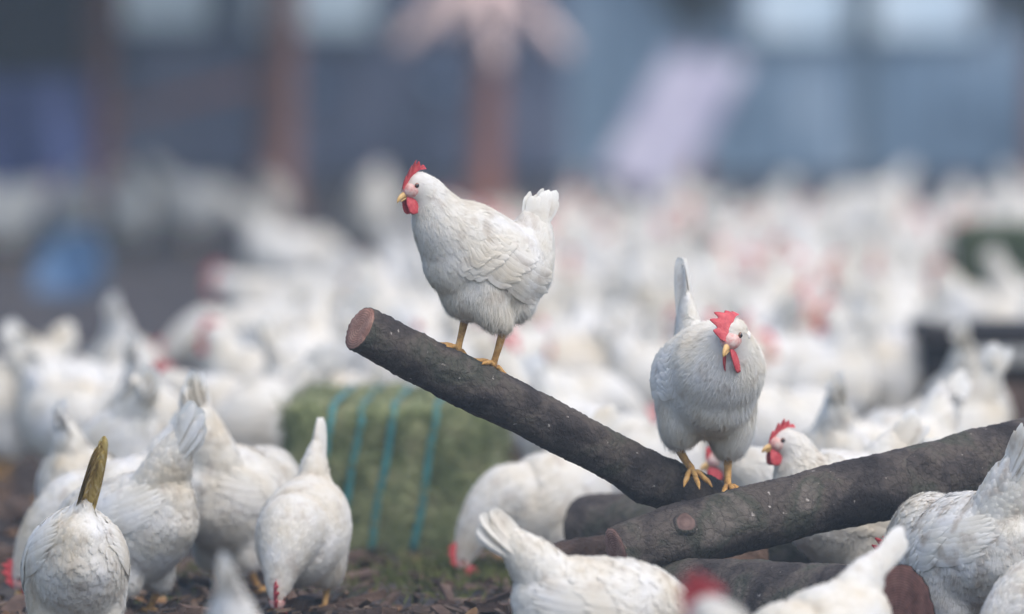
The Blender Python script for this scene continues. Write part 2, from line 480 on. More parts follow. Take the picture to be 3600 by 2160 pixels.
    # ---- wings
    def wing(sg):
        VV = []; FF = []; cnt = 0
        WF = np.linspace(0, 1, 8); WW = np.array([.35, .7, .92, 1, 1, .95, .72, .08])
        def quill(x0, z0, x1, z1, w, off):
            nonlocal cnt
            a = rot((x0, 0, z0 - .040 + rng.uniform(-.002, .002))); b = rot((x1 + rng.uniform(-.008, .008), 0, z1 - .040 + rng.uniform(-.003, .003)))
            d = nrm(b - a); pr = np.array([-d[2], 0, d[0]])
            if pr[2] < 0: pr = -pr
            pts = []
            for i, t in enumerate(WF):
                for j in (-1, -.4, .4, 1):
                    p = a + (b - a) * t + pr * (j * w * WW[i]) + np.array([0, 0, -.012 * math.sin(t * 3.1)])
                    hit = bvh.ray_cast(Vector((p[0], sg * .4, p[2])), Vector((0, -sg, 0)))
                    y = sg * hit[0].y if hit[0] is not None and sg * hit[0].y > .035 else .035
                    pts.append((p[0], y, p[2], t, j))
            pts = np.array(pts)
            # keep each quill stiff: fit y by a smooth quadratic in t
            co = np.polyfit(pts[:, 3], pts[:, 1], 2)
            fit = np.polyval(co, pts[:, 3])
            y = pts[:, 1] * .55 + fit * .45 + off * (.25 + .75 * pts[:, 3]) + .0016 * (1 - pts[:, 4] ** 2) + rng.uniform(0, .0012)
            VV.append(np.column_stack([pts[:, 0], sg * y, pts[:, 2]]))
            for i in range(7):
                for j in range(3):
                    q = cnt + i * 4 + j
                    FF.append((q, q + 1, q + 5, q + 4))
            cnt += 32
        # flight feathers, then three rows of coverts
        for i in range(10):
            t = i / 9
            quill(.035 - .075 * t, .245 + .045 * t, -.150 - .020 * t + .045 * abs(t - .4), .215 + .075 * t, .0125, .0040 + .0005 * i)
        for i in range(9):
            t = i / 8
            quill(.058 - .075 * t, .240 + .062 * t, -.035 - .055 * t, .222 + .080 * t, .0125, .0055 + .0002 * i)
        for r, (xa, L, off, w) in enumerate(((.072, .050, .0052, .011), (.084, .040, .0046, .010), (.094, .032, .0036, .009))):
            for i in range(9):
                t = i / 8 + rng.uniform(-.03, .03)
                x = xa - .055 * t + rng.uniform(-.004, .004) - .012 * math.sin(t * 3.14) * -1
                z = .228 + .082 * t + rng.uniform(-.003, .003)
                quill(x, z, x - L, z - .012 + .016 * t, w, off + rng.uniform(0, .0012) - .001 * (r == 2))
        return mesh_np('wing', np.vstack(VV), np.array(FF), M[ps.get('fmat', 'feather')], root)
    if detail >= 1:
        wing(1); wing(-1)
    # ---- tail
    nq = {2: 13, 1: 9, 0: 7}[detail]
    tail = None
    TV = []; TF = []; tc = 0
    tmat = M[ps.get('tail_mat', ps.get('fmat', 'feather'))]
    for i in range(nq):
        u = (i / (nq - 1)) * 2 - 1
        a = ta + math.radians(ps['fan']) * u * -1 + rng.normal(0, .045)
        sgn = 1 if i % 2 else -1
        k = (i // 2 + 1) / (nq / 2)
        yo = .010 + .026 * (1 - abs(u)) * ps.get('cone_w', 1.0)
        yo *= ps.get('tail_gap', .8)
        lat = -sgn * (yo - .004) / .15 * ps.get('pinch', 1.0)
        d = nrm(np.array([-math.cos(a), lat * .9 + ts_, math.sin(a)]))
        b = B + td * .030 + np.array([0, sgn * yo, 0])
        L = (tl - .022) * (1.06 - .16 * u * u) * rng.uniform(.86, 1.06)
        wv = nrm(np.cross(d, (0, 1, 0)) * 1.0 + np.array([0, sgn * ps.get('flat', .38), 0]))
        nn = np.cross(wv, d)
        V = []
        ts = np.array([0, .15, .35, .55, .75, .90, .97, 1.0]); wd = np.array([.35, .65, .9, 1, 1, .82, .5, .08])
        for t, q in zip(ts, wd):
            for j in (-1, 0, 1):
                V.append(b + d * L * t + wv * (j * q * .0185 * (L / .15) * ps.get('quill', 1.0)) + nn * (.004 * (1 - abs(j))) +
                         np.array([-.05, 0, .0]) * (t * t * .25))
        F = [(r * 3 + c, r * 3 + c + 1, r * 3 + c + 4, r * 3 + c + 3) for r in range(7) for c in range(2)]
        if detail == 2:
            if tail is None:
                tail = mesh_np('tail', V, F, tmat, root)
            else:
                mesh_np('tail_feather', V, F, tmat, tail)
        else:
            TV += V; TF += [tuple(x + tc for x in f) for f in F]; tc += len(V)
    if detail < 2:
        mesh_np('tail', TV, TF, tmat, root)
    # ---- face
    fs = Soup()
    fs.ball(H(.0150, 0, -.0030), ax, np.array((.0235, .0190, .0185)) * hs, 16, 12)
    face = fs.obj('face', M['skin'], root)
    # ---- beak
    s1 = Soup()
    C = [H(.028, 0, -.006), H(.040, 0, -.007), H(.050, 0, -.010), H(.0565, 0, -.016)]
    C = catmull(C, 8); R = np.interp(np.linspace(0, 1, 8), [0, .4, .8, 1], [.0088, .0068, .0036, .0008])
    s1.loft(C, R, R * .8, side=side, k=10)
    C = catmull([H(.028, 0, -.013), H(.040, 0, -.0145), H(.049, 0, -.0165)], 6)
    R = np.linspace(.0058, .0012, 6)
    s1.loft(C, R * .8, R, side=side, k=8)
    s1.obj('beak', M['beak'], root)
    # ---- eyes
    if detail >= 1:
        for sg in (1, -1):
            e = Soup(); e.ball(H(.0135, sg * .0176, .0045), ax, (.0060, .0036, .0058), 12, 8)
            eo = e.obj('eye', M['iris'], root)
            if detail == 2:
                e = Soup(); e.ball(H(.0140, sg * .0198, .0045), ax, (.0040, .0020, .0040), 8, 6)
                e.obj('pupil', M['pupil'], eo)
                e = Soup(); e.ball(H(-.009, sg * .0222, -.007), ax, (.0062, .0024, .0072), 10, 8)
                e.obj('ear_lobe', M['lobe'], root)
    # ---- comb: five points, leaning over by 'flop'
    flop = ps.get('flop', .25); ch = ps.get('comb', .030)
    nx = 31
    V = []; F = []
    nz = 5
    for i in range(nx):
        t = i / (nx - 1)
        f = .037 - .062 * t
        base = -.001 + .029 * math.sin(min(1, t * 1.25) * math.pi / 2) - .004 * max(0, t - .75) * 4
        tooth = .5 + .5 * math.cos((t * 4.6 + .55) * 2 * math.pi)
        env = math.sin(min(1, .12 + t * 1.05) * math.pi) ** .55 if t < .84 else max(0, (1 - t) / .16) * .55
        hgt = ch * env * (1 - ps.get('teeth', .48) + ps.get('teeth', .48) * tooth ** .8) + .002
        for sd in (1, -1):
            for j in range(nz):
                q = j / (nz - 1)
                th = .0036 * (1 - q) + .0009
                lat = flop * (q * hgt) ** 2 / .030 * 1.6 + flop * .35 * q * hgt
                drop = abs(flop) * .30 * q * q * hgt
                V.append(H(f + .20 * q * hgt * (.3 - t), sd * th + lat, base + q * hgt - drop))
    row = nz * 2
    for i in range(nx - 1):
        for j in range(nz - 1):
            a = i * row + j
            F.append((a, a + 1, a + 1 + row, a + row))
            b = i * row + nz + j
            F.append((b, b + row, b + 1 + row, b + 1))
        a = i * row + nz - 1; b = i * row + 2 * nz - 1
        F.append((a, b, b + row, a + row))
    link_mesh('comb', V, F, M['comb'], root)
    # ---- wattles
    wz = ps.get('wattle', .024)
    for sg in (1, -1):
        w = Soup()
        C = catmull([H(.030, sg * .005, -.012), H(.031, sg * .0085, -.018 - wz * .25),
                     H(.028, sg * .010, -.020 - wz * .70), H(.026, sg * .010, -.020 - wz * 1.05)], 9)
        t = np.linspace(0, 1, 9)
        Af = np.interp(t, [0, .25, .6, .85, 1], [.006, .012, .0165, .0135, .003])
        w.loft(C, np.full(9, .0028), Af, side=hf, k=12)
        w.obj('wattle', M['comb'], root)
    # ---- legs
    for hk, ((hx, hy), (fx, fy), fz) in zip(hocks, legs):
        foot = np.array([fx, fy, fz + .008])
        l = Soup()
        C = catmull([hk + (0, 0, .010), hk, (hk + foot) / 2 + (.001, 0, 0), foot + (0, 0, .010), foot], 12)
        R = np.interp(np.linspace(0, 1, 12), [0, .25, .6, .9, 1], [.0085, .0092, .0066, .0074, .0066])
        l.loft(C, R * 1.12, R, k=12)
        toes = []
        for an, ln in ((-28, .052), (2, .062), (30, .050), (172, .030)):
            a = math.radians(an) * (1 if hy > 0 else -1) + ps.get('toe_yaw', 0)
            d = np.array([math.cos(a), math.sin(a), 0.0])
            sl = ps.get('foot_slope', (0, 0))
            d[2] = d[0] * sl[0] + d[1] * sl[1]
            cu = ps.get('toe_curl', 0.0)
            pts = [foot + d * .002, foot + d * ln * .35 + (0, 0, .004), foot + d * ln * .70 - (0, 0, .002 + cu * .45 * ln),
                   foot + d * ln * .92 - (0, 0, .003 + cu * .8 * ln), foot + d * ln * 1.12 - (0, 0, .008 + cu * 1.15 * ln)]
            toes.append((catmull(pts, 10), np.interp(np.linspace(0, 1, 10), [0, .3, .5, .75, .82, 1], [.0062, .0050, .0054, .0046, .0030, .0008])))
        if detail == 2:
            lo = l.obj('leg', M['leg'], root)
            for C, R in toes:
                t_ = Soup(); t_.tube(C, R, 8, side=(-.3, .9, .2)); t_.obj('toe', M['leg'], lo)
        else:
            for C, R in toes:
                l.tube(C, R, 6, side=(-.3, .9, .2))
            l.obj('leg', M['leg'], root)
    return root
# ------------------------------------------------------------------ more materials
noisy('ground', [(.25, (.016, .016, .020)), (.48, (.036, .031, .032)), (.62, (.070, .055, .046)), (.80, (.040, .042, .040))], 5, 9, .9, .9, 26, .03)
noisy('bark_brown', [(.25, (.04, .026, .020)), (.5, (.085, .055, .042)), (.75, (.15, .10, .075))], 14, 8, .9, .9, 50, .012)
noisy('hay', [(.22, (.055, .070, .030)), (.42, (.115, .135, .060)), (.58, (.19, .20, .100)), (.78, (.17, .15, .09))], 16, 8, .9, .8, 60, .015)
noisy('hay_dark', [(.22, (.02, .028, .012)), (.5, (.04, .055, .022)), (.8, (.07, .07, .035))], 16, 8, .9, .8, 60, .015)
noisy('twine', [(.3, (.03, .12, .12)), (.7, (.05, .18, .175))], 60, 3, .5, .3, 300, .002)
noisy('chips', [(.25, (.028, .022, .020)), (.45, (.065, .046, .036)), (.62, (.13, .090, .064)), (.80, (.24, .18, .13))], 18, 3, .85, .4, 60, .004)
noisy('leaves', [(.30, (.07, .038, .020)), (.5, (.14, .075, .034)), (.75, (.24, .15, .07))], 15, 3, .8, .3, 60, .003)
noisy('grass', [(.3, (.045, .06, .016)), (.7, (.12, .13, .04))], 9, 3, .8, 0)
noisy('trunk', [(.25, (.12, .055, .040)), (.5, (.20, .095, .070)), (.75, (.28, .15, .11))], 6, 8, .9, .9, 20, .02, stretch=(1, 1, .25))
noisy('limb', [(.25, (.46, .32, .29)), (.5, (.60, .46, .43)), (.75, (.70, .57, .54))], 8, 6, .85, .6, 30, .01)
noisy('slate_board', [(.32, (.07, .115, .17)), (.5, (.14, .215, .30)), (.66, (.26, .34, .43))], 2.2, 6, .75, .5, 14, .006, stretch=(1, 1, .6), coord='World')
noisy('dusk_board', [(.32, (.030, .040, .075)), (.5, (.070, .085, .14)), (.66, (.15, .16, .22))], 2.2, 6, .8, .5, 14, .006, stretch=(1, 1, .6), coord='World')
noisy('milky_sheet', [(.25, (.44, .58, .70)), (.5, (.56, .69, .78)), (.75, (.66, .76, .82))], 1.8, 5, .45, .2, 6, .01, .4)
noisy('pale_board', [(.30, (.30, .29, .42)), (.5, (.46, .44, .56)), (.70, (.64, .62, .70))], 5, 5, .7, .3, 20, .004, coord='World')
noisy('black_timber', [(.25, (.010, .009, .010)), (.5, (.020, .016, .016)), (.75, (.034, .026, .024))], 3, 6, .85, .5, 18, .006)
noisy('red_timber', [(.25, (.14, .055, .036)), (.5, (.24, .095, .062)), (.75, (.32, .15, .10))], 5, 6, .85, .5, 18, .006, stretch=(1, 1, .3))
noisy('tarpaulin', [(.25, (.045, .06, .20)), (.5, (.075, .10, .30)), (.75, (.12, .16, .40))], 2.5, 5, .45, .6, 7, .03, .4)
noisy('tub_blue', [(.3, (.055, .12, .23)), (.7, (.09, .18, .31))], 5, 4, .4, .2, 20, .004, .45)
noisy('needles', [(.3, (.012, .020, .018)), (.7, (.032, .045, .040))], 6, 4, .8, 0)
noisy('post_blue', [(.3, (.05, .075, .095)), (.7, (.085, .12, .145))], 5, 4, .7, .4, 20, .004)

RNG = np.random.default_rng(7)

def gz(x, y):
    """height of the yard: a shallow step down towards the camera and soft humps"""
    t = min(1, max(0, (.25 - y) / .85)); t = t * t * (3 - 2 * t)
    return -.07 * t + .012 * math.sin(x * 2.1 + .7) * math.sin(y * 1.3 + .4)

# ------------------------------------------------------------------ ground
def spread(dense_a, dense_b, step, far_a, far_b, grow=1.25):
    mid = list(np.arange(dense_a, dense_b + step / 2, step))
    a = [mid[0]]; st = step
    while a[0] > far_a: st *= grow; a.insert(0, a[0] - st)
    b = [mid[-1]]; st = step
    while b[-1] < far_b: st *= grow; b.append(b[-1] + st)
    return np.array(a[:-1] + mid + b[1:])
gx = spread(-1.5, 1.5, .025, -250, 250)
gy = spread(-1.6, 4.2, .025, -40, 600, 1.06)
V = []
for y in gy:
    for x in gx:
        near = 1.0 if abs(x) < 6 and -6 < y < 40 else .0
        z = gz(x, y) if abs(x) < 30 and y < 60 else 0.0
        if near:
            z += .016 * noise.fractal(Vector((x * 5, y * 5, 0)), 1.0, 2.0, 4) + .008 * noise.noise(Vector((x * 28, y * 28, 3)))
        V.append((x, y, z))
nxg = len(gx)
F = [(j * nxg + i, j * nxg + i + 1, (j + 1) * nxg + i + 1, (j + 1) * nxg + i) for j in range(len(gy) - 1) for i in range(nxg - 1)]
tag(mesh_np('ground', V, F, M['ground']), 'bare brown trodden earth of the poultry yard', kind='structure')

# ------------------------------------------------------------------ logs
def log(name, pts, rads, mat_, seed, label, capmats=('cut_wood', 'cut_wood'), k=56, n=150, rough=.07, knots=(), capnames=('cut_face', 'cut_face'), capoff=(0, 0)):
    pts = np.array(pts, float); X = catmull(np.column_stack([pts, rads]), n)
    C = X[:, :3]; T = nrm(np.gradient(C, axis=0))
    base = C[0].copy()
    S = nrm(np.cross(T, (0.02, 0.05, 1))); U = np.cross(T, S)
    V = []
    ln = np.concatenate([[0], np.cumsum(np.linalg.norm(np.diff(C, axis=0), axis=1))])
    for i in range(n):
        for j in range(k):
            a = 2 * math.pi * j / k
            q = Vector((math.cos(a) * 1.4 + seed, math.sin(a) * 1.4, ln[i] * 9))
            r = X[i, 3] * (1 + rough * noise.fractal(q, 1.0, 2.1, 3) * .9)
            r += .0024 * noise.noise(Vector((math.cos(a) * 7 + seed, math.sin(a) * 7, ln[i] * 60)))
            r += .0022 * noise.noise(Vector((math.cos(a) * 18 + seed, math.sin(a) * 18, ln[i] * 150)))
            for (kt, ka, kh, kr) in knots:
                da = (a - ka + math.pi) % (2 * math.pi) - math.pi
                d2 = ((ln[i] - kt * ln[-1]) / kr) ** 2 + (da * X[i, 3] / kr) ** 2
                r += kh * math.exp(-d2)
            V.append(C[i] + (U[i] * math.cos(a) + S[i] * math.sin(a)) * r - base)
    F = [(i * k + j, i * k + (j + 1) % k, (i + 1) * k + (j + 1) % k, (i + 1) * k + j) for i in range(n - 1) for j in range(k)]
    root = empty(name, base)
    tag(root, label, 'log')
    bo = link_mesh('bark', V, F, M[mat_], root)
    for e, row, sg in ((0, 0, -1), (1, n - 1, 1)):
        ring = np.array(V[row * k:(row + 1) * k]); c = ring.mean(0); t = T[row] * sg
        vv = []; ff = []
        for q, (f, h) in enumerate(((1.0, -.002), (.94, .002), (.6, .003), (.25, .001))):
            for j in range(k):
                vv.append(c + (ring[j] - c) * f + t * (h + .0012 * math.sin(j * 2.3 + q)))
        vv.append(c + t * .003)
        for q in range(3):
            for j in range(k):
                a = q * k + j; b = q * k + (j + 1) % k
                ff.append((a, b, b + k, a + k))
        for j in range(k):
            ff.append((3 * k + j, 3 * k + (j + 1) % k, 4 * k))
        cap = link_mesh(capnames[e], [q - c for q in vv], ff, M[capmats[e]], root); cap.location = c
    return root, X, T, S, U, base

def knot(lg, t, ang, rad, out, m='cut_wood'):
    """a sawn-off side branch: a short collar with a flat cut"""
    root, X, T, S, U, base = lg
    i = int(t * (len(X) - 1)); d = U[i] * math.cos(ang) + S[i] * math.sin(ang)
    c = X[i, :3] - base + d * (X[i, 3] - .012)
    w = nrm(np.cross(d, T[i])); u = np.cross(w, d)
    V = []; F = []; k = 22
    prof = [(0, 1.55), (.012 + out * .35, 1.25), (.012 + out * .9, 1.08), (.012 + out, .98), (.012 + out * .93, .86), (.012 + out * .90, .4)]
    for h, f in prof:
        for j in range(k):
            a = 2 * math.pi * j / k
            rr = rad * f * (1 + .06 * math.sin(3 * a + 1) + .04 * math.sin(5 * a))
            V.append(c + d * h + (w * math.cos(a) + u * math.sin(a)) * rr)
    V.append(c + d * (.012 + out * .9))
    for q in range(5):
        for j in range(k):
            a = q * k + j; b = q * k + (j + 1) % k
            F.append((a, b, b + k, a + k))
    for j in range(k): F.append((5 * k + j, 5 * k + (j + 1) % k, 6 * k))
    o = link_mesh('knot', [v - c for v in V], F, M['bark'], root); o.location = c
    o.data.materials.append(M[m])
    mi = [0] * len(F)
    for q in range(3 * k, len(F)): mi[q] = 1
    o.data.polygons.foreach_set('material_index', mi)

L1 = log('raised_log', [(-.296, -.16, .618), (-.15, -.075, .536), (.0, .01, .458), (.16, .10, .372), (.30, .19, .295), (.40, .25, .245)],
         [.045, .049, .049, .047, .050, .054], 'bark', 1.3, 'slim dark log rising to the left with a pinkish sawn end, hen on top',
         rough=.07, knots=((.30, 4.2, .010, .05), (.56, 1.2, .008, .04), (.80, .4, .016, .035)))
L2 = log('leaning_log', [(.205, -.03, .170), (.33, .02, .200), (.47, .08, .232), (.64, .15, .268), (.80, .21, .297), (1.0, .30, .345), (1.25, .40, .40)],
         [.052, .062, .064, .066, .068, .066, .062], 'bark', 4.1, 'thick dark log slanting across the lower right, with a ringed knot',
         rough=.07, knots=((.52, 1.9, .010, .06), (.12, 4.0, .008, .05)))
knot(L2, .165, 2.05, .019, .005, 'knot_wood')
knot(L2, .665, 1.60, .040, .011, 'bark')
L3 = log('thick_log', [(.735, -.47, .065), (.60, -.33, .060), (.42, -.12, .055), (.26, .07, .05)], [.112, .112, .106, .10], 'bark', 7.7,
         'thickest log lying on the ground, its dark reddish sawn end facing the camera', capmats=('cut_dark', 'cut_dark'), rough=.07)
L4 = log('rough_log', [(.04, .30, .085), (.16, .34, .105), (.30, .42, .115), (.48, .55, .12)], [.062, .070, .072, .07], 'bark_brown', 10.2,
         'rough brown log with flaking bark behind the bottom hen, left of the log pile', rough=.2)
L5 = log('grey_log', [(.15, 1.22, .125), (.25, 1.15, .135), (.45, 1.0, .13), (.75, .85, .12)], [.075, .078, .08, .08], 'bark', 12.9,
         'blurred grey log lying behind the raised log and the pecking hen', rough=.08)

# ------------------------------------------------------------------ hay bales
def bale(label, loc, size, rz, m, blades, seed, strings=()):
    rng = np.random.default_rng(seed)
    root = empty('hay_bale', loc, rz); tag(root, label, 'hay bale', 'hay bales in the yard')
    w, d, h = size; r = .050
    n = 22
    bm = bmesh.new()
    bmesh.ops.create_cube(bm, size=1.0)
    bmesh.ops.subdivide_edges(bm, edges=bm.edges[:], cuts=n, use_grid_fill=True)
    P = []
    for v in bm.verts:
        p = np.array([v.co.x * w, v.co.y * d, v.co.z * h])
        lim = np.array([w / 2 - r, d / 2 - r, h / 2 - r]); q = np.clip(p, -lim, lim); e = p - q
        if np.linalg.norm(e) > 1e-6: p = q + e / np.linalg.norm(e) * r
        nn = nrm(e) if np.linalg.norm(e) > 1e-6 else np.zeros(3)
        p = p + nn * (.014 * noise.fractal(Vector(p * 9 + seed), 1.0, 2.0, 3))
        for sx in strings:      # the twine bites into the hay
            p -= nn * .012 * math.exp(-((p[0] - sx - .138 * p[2]) / .02) ** 2)
        v.co = (p[0], p[1], p[2] + h / 2)
    me = bpy.data.meshes.new('hay'); bm.to_mesh(me); bm.free()
    me.polygons.foreach_set('use_smooth', [True] * len(me.polygons)); me.materials.append(M[m])
    o = bpy.data.objects.new('hay', me); COL.objects.link(o); o.parent = root
    me.calc_loop_triangles()
    co = np.array([v.co[:] for v in me.vertices]); no = np.array([v.normal[:] for v in me.vertices])
    # loose stalks
    idx = rng.integers(0, len(co), blades)
    keep = no[idx, 1] < .5; idx = idx[keep]; nb = len(idx)
    D = nrm(np.cross(no[idx], rng.normal(0, 1, (nb, 3))) + no[idx] * rng.uniform(.0, .25, (nb, 1)))
    S = nrm(np.cross(D, no[idx])); L = rng.uniform(.02, .06, (nb, 1)); W = rng.uniform(.0008, .0022, (nb, 1))
    p0 = co[idx] + rng.normal(0, .006, (nb, 3)) + no[idx] * .002
    Vb = np.stack([p0 - S * W, p0 + S * W, p0 + D * L * .5 + S * W + no[idx] * .005, p0 + D * L * .5 - S * W + no[idx] * .005, p0 + D * L + S * W * .3, p0 + D * L - S * W * .3], 1).reshape(-1, 3)
    Fb = (np.array([[0, 1, 2, 3], [3, 2, 4, 5]])[None] + (np.arange(nb) * 6)[:, None, None]).reshape(-1, 4)
    st = mesh_np('stalks', Vb, Fb, M[m], root); st['kind'] = 'stuff'
    for sx in strings:
        s = Soup()
        loop = []
        zz = h / 2
        for t in np.linspace(-1, 1, 15):
            loop.append((sx + .138 * t * zz + .002 * math.sin(t * 4 + sx * 30), -d / 2 - .002 + .010 * max(0, t - .7), zz + t * (zz - .035)))
        loop.append((sx + .026, -d / 2 + .022, h - .010))
        for t in np.linspace(.05, .95, 6):
            loop.append((sx + .028, -d / 2 + .03 + t * (d - .06), h + .000))
        L_ = np.array(loop); s.loft(L_, np.full(len(L_), .0025), np.full(len(L_), .0080), side=(1, 0, 0), k=8)
        s.obj('twine', M['twine'], root)
    return root
bale('green hay bale tied with four teal strings, standing behind the pecking hens', (-.262, 2.76, gz(-.26, 2.6) - .022), (.478, .92, .365), R_(-2), 'hay', 6000, 3,
     strings=(-.150, -.085, -.014, .083))
bale('dark green bale, far and blurred, at the right edge of the photo', (1.90, 13.6, -.01), (.70, .6, .41), R_(3), 'hay_dark', 1500, 5)

# ------------------------------------------------------------------ boxes
def box(name, c, size, m, parent=None, rot=(0, 0, 0), bev=.006):
    bm = bmesh.new(); bmesh.ops.create_cube(bm, size=1.0)
    for v in bm.verts: v.co = (v.co.x * size[0], v.co.y * size[1], v.co.z * size[2])
    bmesh.ops.bevel(bm, geom=bm.edges[:], offset=bev, segments=2, affect='EDGES')
    me = bpy.data.meshes.new(name); bm.to_mesh(me); bm.free(); me.materials.append(M[m])
    o = bpy.data.objects.new(name, me); COL.objects.link(o); o.location = c; o.rotation_euler = rot
    if parent: o.parent = parent
    return o

# low timber platform at the right edge
pf = empty('timber_platform', (1.53, 6.6, 0)); tag(pf, 'low dark timber platform at the right edge, behind the slanting log', 'platform')
for i in range(4):
    box('plank', (0, -.27 + .18 * i, .315), (.86, .165, .05), 'black_timber', pf, (0, R_(RNG.uniform(-1, 1)), 0))
for x in (-.38, .38):
    for y in (-.26, .26): box('leg', (x, y, .145), (.09, .09, .29), 'black_timber', pf)
for z in (.07, .17): box('side_board', (0, .22, z), (.67, .03, .09), 'bark_brown', pf)
box('front_rail', (0, -.312, .125), (.84, .03, .13), 'bark_brown', pf)

# ------------------------------------------------------------------ far barn: boards with milky plastic windows above
WY = 34.0
barn = empty('barn', (0, WY, 0)); tag(barn, 'long low blue-grey board barn closing the view across the background', 'barn')
wins = [(-.98 * 2.2, .92), (-1.18, .90), (1.735, .86), (2.43, .87)]
x = -5.2
while x < 5.2:
    w = .17 + .03 * RNG.random()
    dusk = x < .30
    top = 2.3
    wz = None
    for (wx, z0) in wins:
        if wx - .36 < x + w / 2 < wx + .36: wz = z0
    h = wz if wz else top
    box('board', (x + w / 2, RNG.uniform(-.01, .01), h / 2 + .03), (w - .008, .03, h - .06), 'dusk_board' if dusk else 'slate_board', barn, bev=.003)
    x += w
for (wx, z0) in wins:
    w = box('window', (wx, .03, z0 + .50), (.80, .02, 1.0), 'milky_sheet', barn, bev=.003)
    for fx in (-.40, .40): box('frame', (fx, -.03, 0), (.05, .06, 1.0), 'post_blue', w, bev=.004)
    box('sill', (0, -.05, -.49), (.85, .09, .03), 'post_blue', w, bev=.004)
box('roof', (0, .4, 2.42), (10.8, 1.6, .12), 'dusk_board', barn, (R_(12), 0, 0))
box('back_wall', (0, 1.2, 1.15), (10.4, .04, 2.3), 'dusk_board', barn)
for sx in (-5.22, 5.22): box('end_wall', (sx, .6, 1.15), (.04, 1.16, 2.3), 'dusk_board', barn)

ps = empty('fence_post', (1.70, 24.2, 0)); tag(ps, 'tall thin blue-grey post standing before the barn at the right', 'post')
s = Soup(); s.tube([(0, 0, -.05), (.004, 0, .6), (0, 0, 1.2), (-.004, 0, 1.9)], [.034, .033, .032, .030], 12, side=(1, 0, 0)); s.obj('shaft', M['post_blue'], ps)
s = Soup(); s.tube([(0, 0, 1.88), (0, 0, 1.91), (0, 0, 1.93)], [.040, .040, .012], 12, side=(1, 0, 0)); s.obj('cap', M['post_blue'], ps)

# leaning pale board
lb = empty('leaning_board', (.84, 31.2, 0)); tag(lb, 'large pale lilac board leaning askew before the barn, very blurred', 'board')
for i in range(3):
    box('plank', (.148 * (i - 1) + .06, -.01, .43 - .03 * (i - 1)), (.140, .03, .80 + .04 * i), 'pale_board', lb, (R_(-8), R_(30), 0))
box('batten', (.05, .03, .40), (.42, .025, .06), 'pale_board', lb, (R_(-8), R_(30), 0))

# trees
def tree(label, x, y, r, h, limbs, m='trunk', lm='limb', crown=None, seed=1):
    rng = np.random.default_rng(seed)
    t = empty('tree', (x, y, 0)); tag(t, label, 'tree', 'trees in the background')
    s = Soup(); n = 30
    z = np.linspace(-.05, h, n); C = np.column_stack([.02 * np.sin(z * 2 + x), .02 * np.cos(z * 1.7), z])
    rr = r * (1 - .35 * z / h) * (1 + .35 * np.exp(-np.maximum(z, 0) / .12))
    s.loft(C, rr, rr, side=(1, 0, 0), k=20); s.obj('trunk', M[m], t)
    for (dx, dz, dy, ln, rad, z0, sag) in limbs:
        s = Soup()
        P = [(0, 0, z0)] + [(dx * u * ln, dy * u * ln, z0 + dz * u * ln - sag * u * u) for u in (.3, .6, 1.0)]
        P = catmull(P, 14); s.loft(P, np.linspace(rad, rad * .55, 14), np.linspace(rad, rad * .55, 14), side=(.1, 1, .1), k=12)
        s.obj('limb', M[lm], t)
    if crown:
        n, c, rad = crown
        P = np.array(c) + nrm(rng.normal(0, 1, (n, 3))) * np.array(rad) * rng.uniform(.3, 1, (n, 1))
        Nn = nrm(rng.normal(0, 1, (n, 3))); D = nrm(rng.normal(0, 1, (n, 3)) + np.array([0, 0, -.7]))
        Vc, Fc = feather_batch(P, Nn, D, rng.uniform(.05, .10, n), rng.uniform(.010, .018, n), np.full(n, .1), np.full(n, 1.0), rng)
        o = mesh_np('crown', Vc, Fc, M['needles'], t); o['kind'] = 'stuff'
    return t
tree('broad brown tree trunk left of centre before the dark barn wall', -1.205, 27.2, .110, 3.2, [(.7, .5, .1, .5, .03, 1.9, 0), (-.7, .5, 0, .5, .03, 2.2, 0)], lm='trunk', crown=(2500, (0, 0, 3.4), (1.0, 1.0, .8)))
tree('slim reddish brown trunk at the far left beside the blue tarpaulin', -2.11, 27.0, .075, 3.0, [(.6, .6, .1, .5, .025, 1.8, 0)], m='red_timber', lm='red_timber', crown=(2000, (0, 0, 3.1), (.9, .9, .7)))
tree('reddish trunk behind the hen on the raised log, with pale pinkish drooping limbs', -.150, 29.0, .085, 3.0,
     [(-.46, -.36, -.2, 1.0, .075, 1.28, .04), (.07, -.52, -.45, 1.0, .070, 1.30, .0), (.45, -.40, -.2, 1.0, .075, 1.28, .04), (-.20, -.34, -.3, 1.0, .05, 1.30, .0), (-.35, .35, 0, 1.0, .04, 1.5, 0)],
     m='red_timber', crown=(2500, (0, 0, 3.2), (1.0, 1.0, .8)))
tree('young dark fir behind the pale leaning board, boughs at the top of the photo', 1.05, 32.4, .035, 2.6,
     [(.75, -.45, -.3, .45, .015, 1.25, .03), (-.3, -.3, -.3, .2, .014, 1.25, 0)], lm='trunk', crown=(2200, (0, -.1, 1.28), (.24, .24, .32)))
tree('dark fir at the right end of the barn, boughs hanging into the corner', 2.92, 30.5, .06, 2.8,
     [(-.8, -.4, -.2, .55, .028, 1.30, .03), (-.5, -.7, -.3, .40, .024, 1.25, 0), (.6, -.5, -.2, .5, .03, 1.3, 0)], lm='limb', crown=(2600, (.0, -.1, 1.45), (.42, .38, .55)))

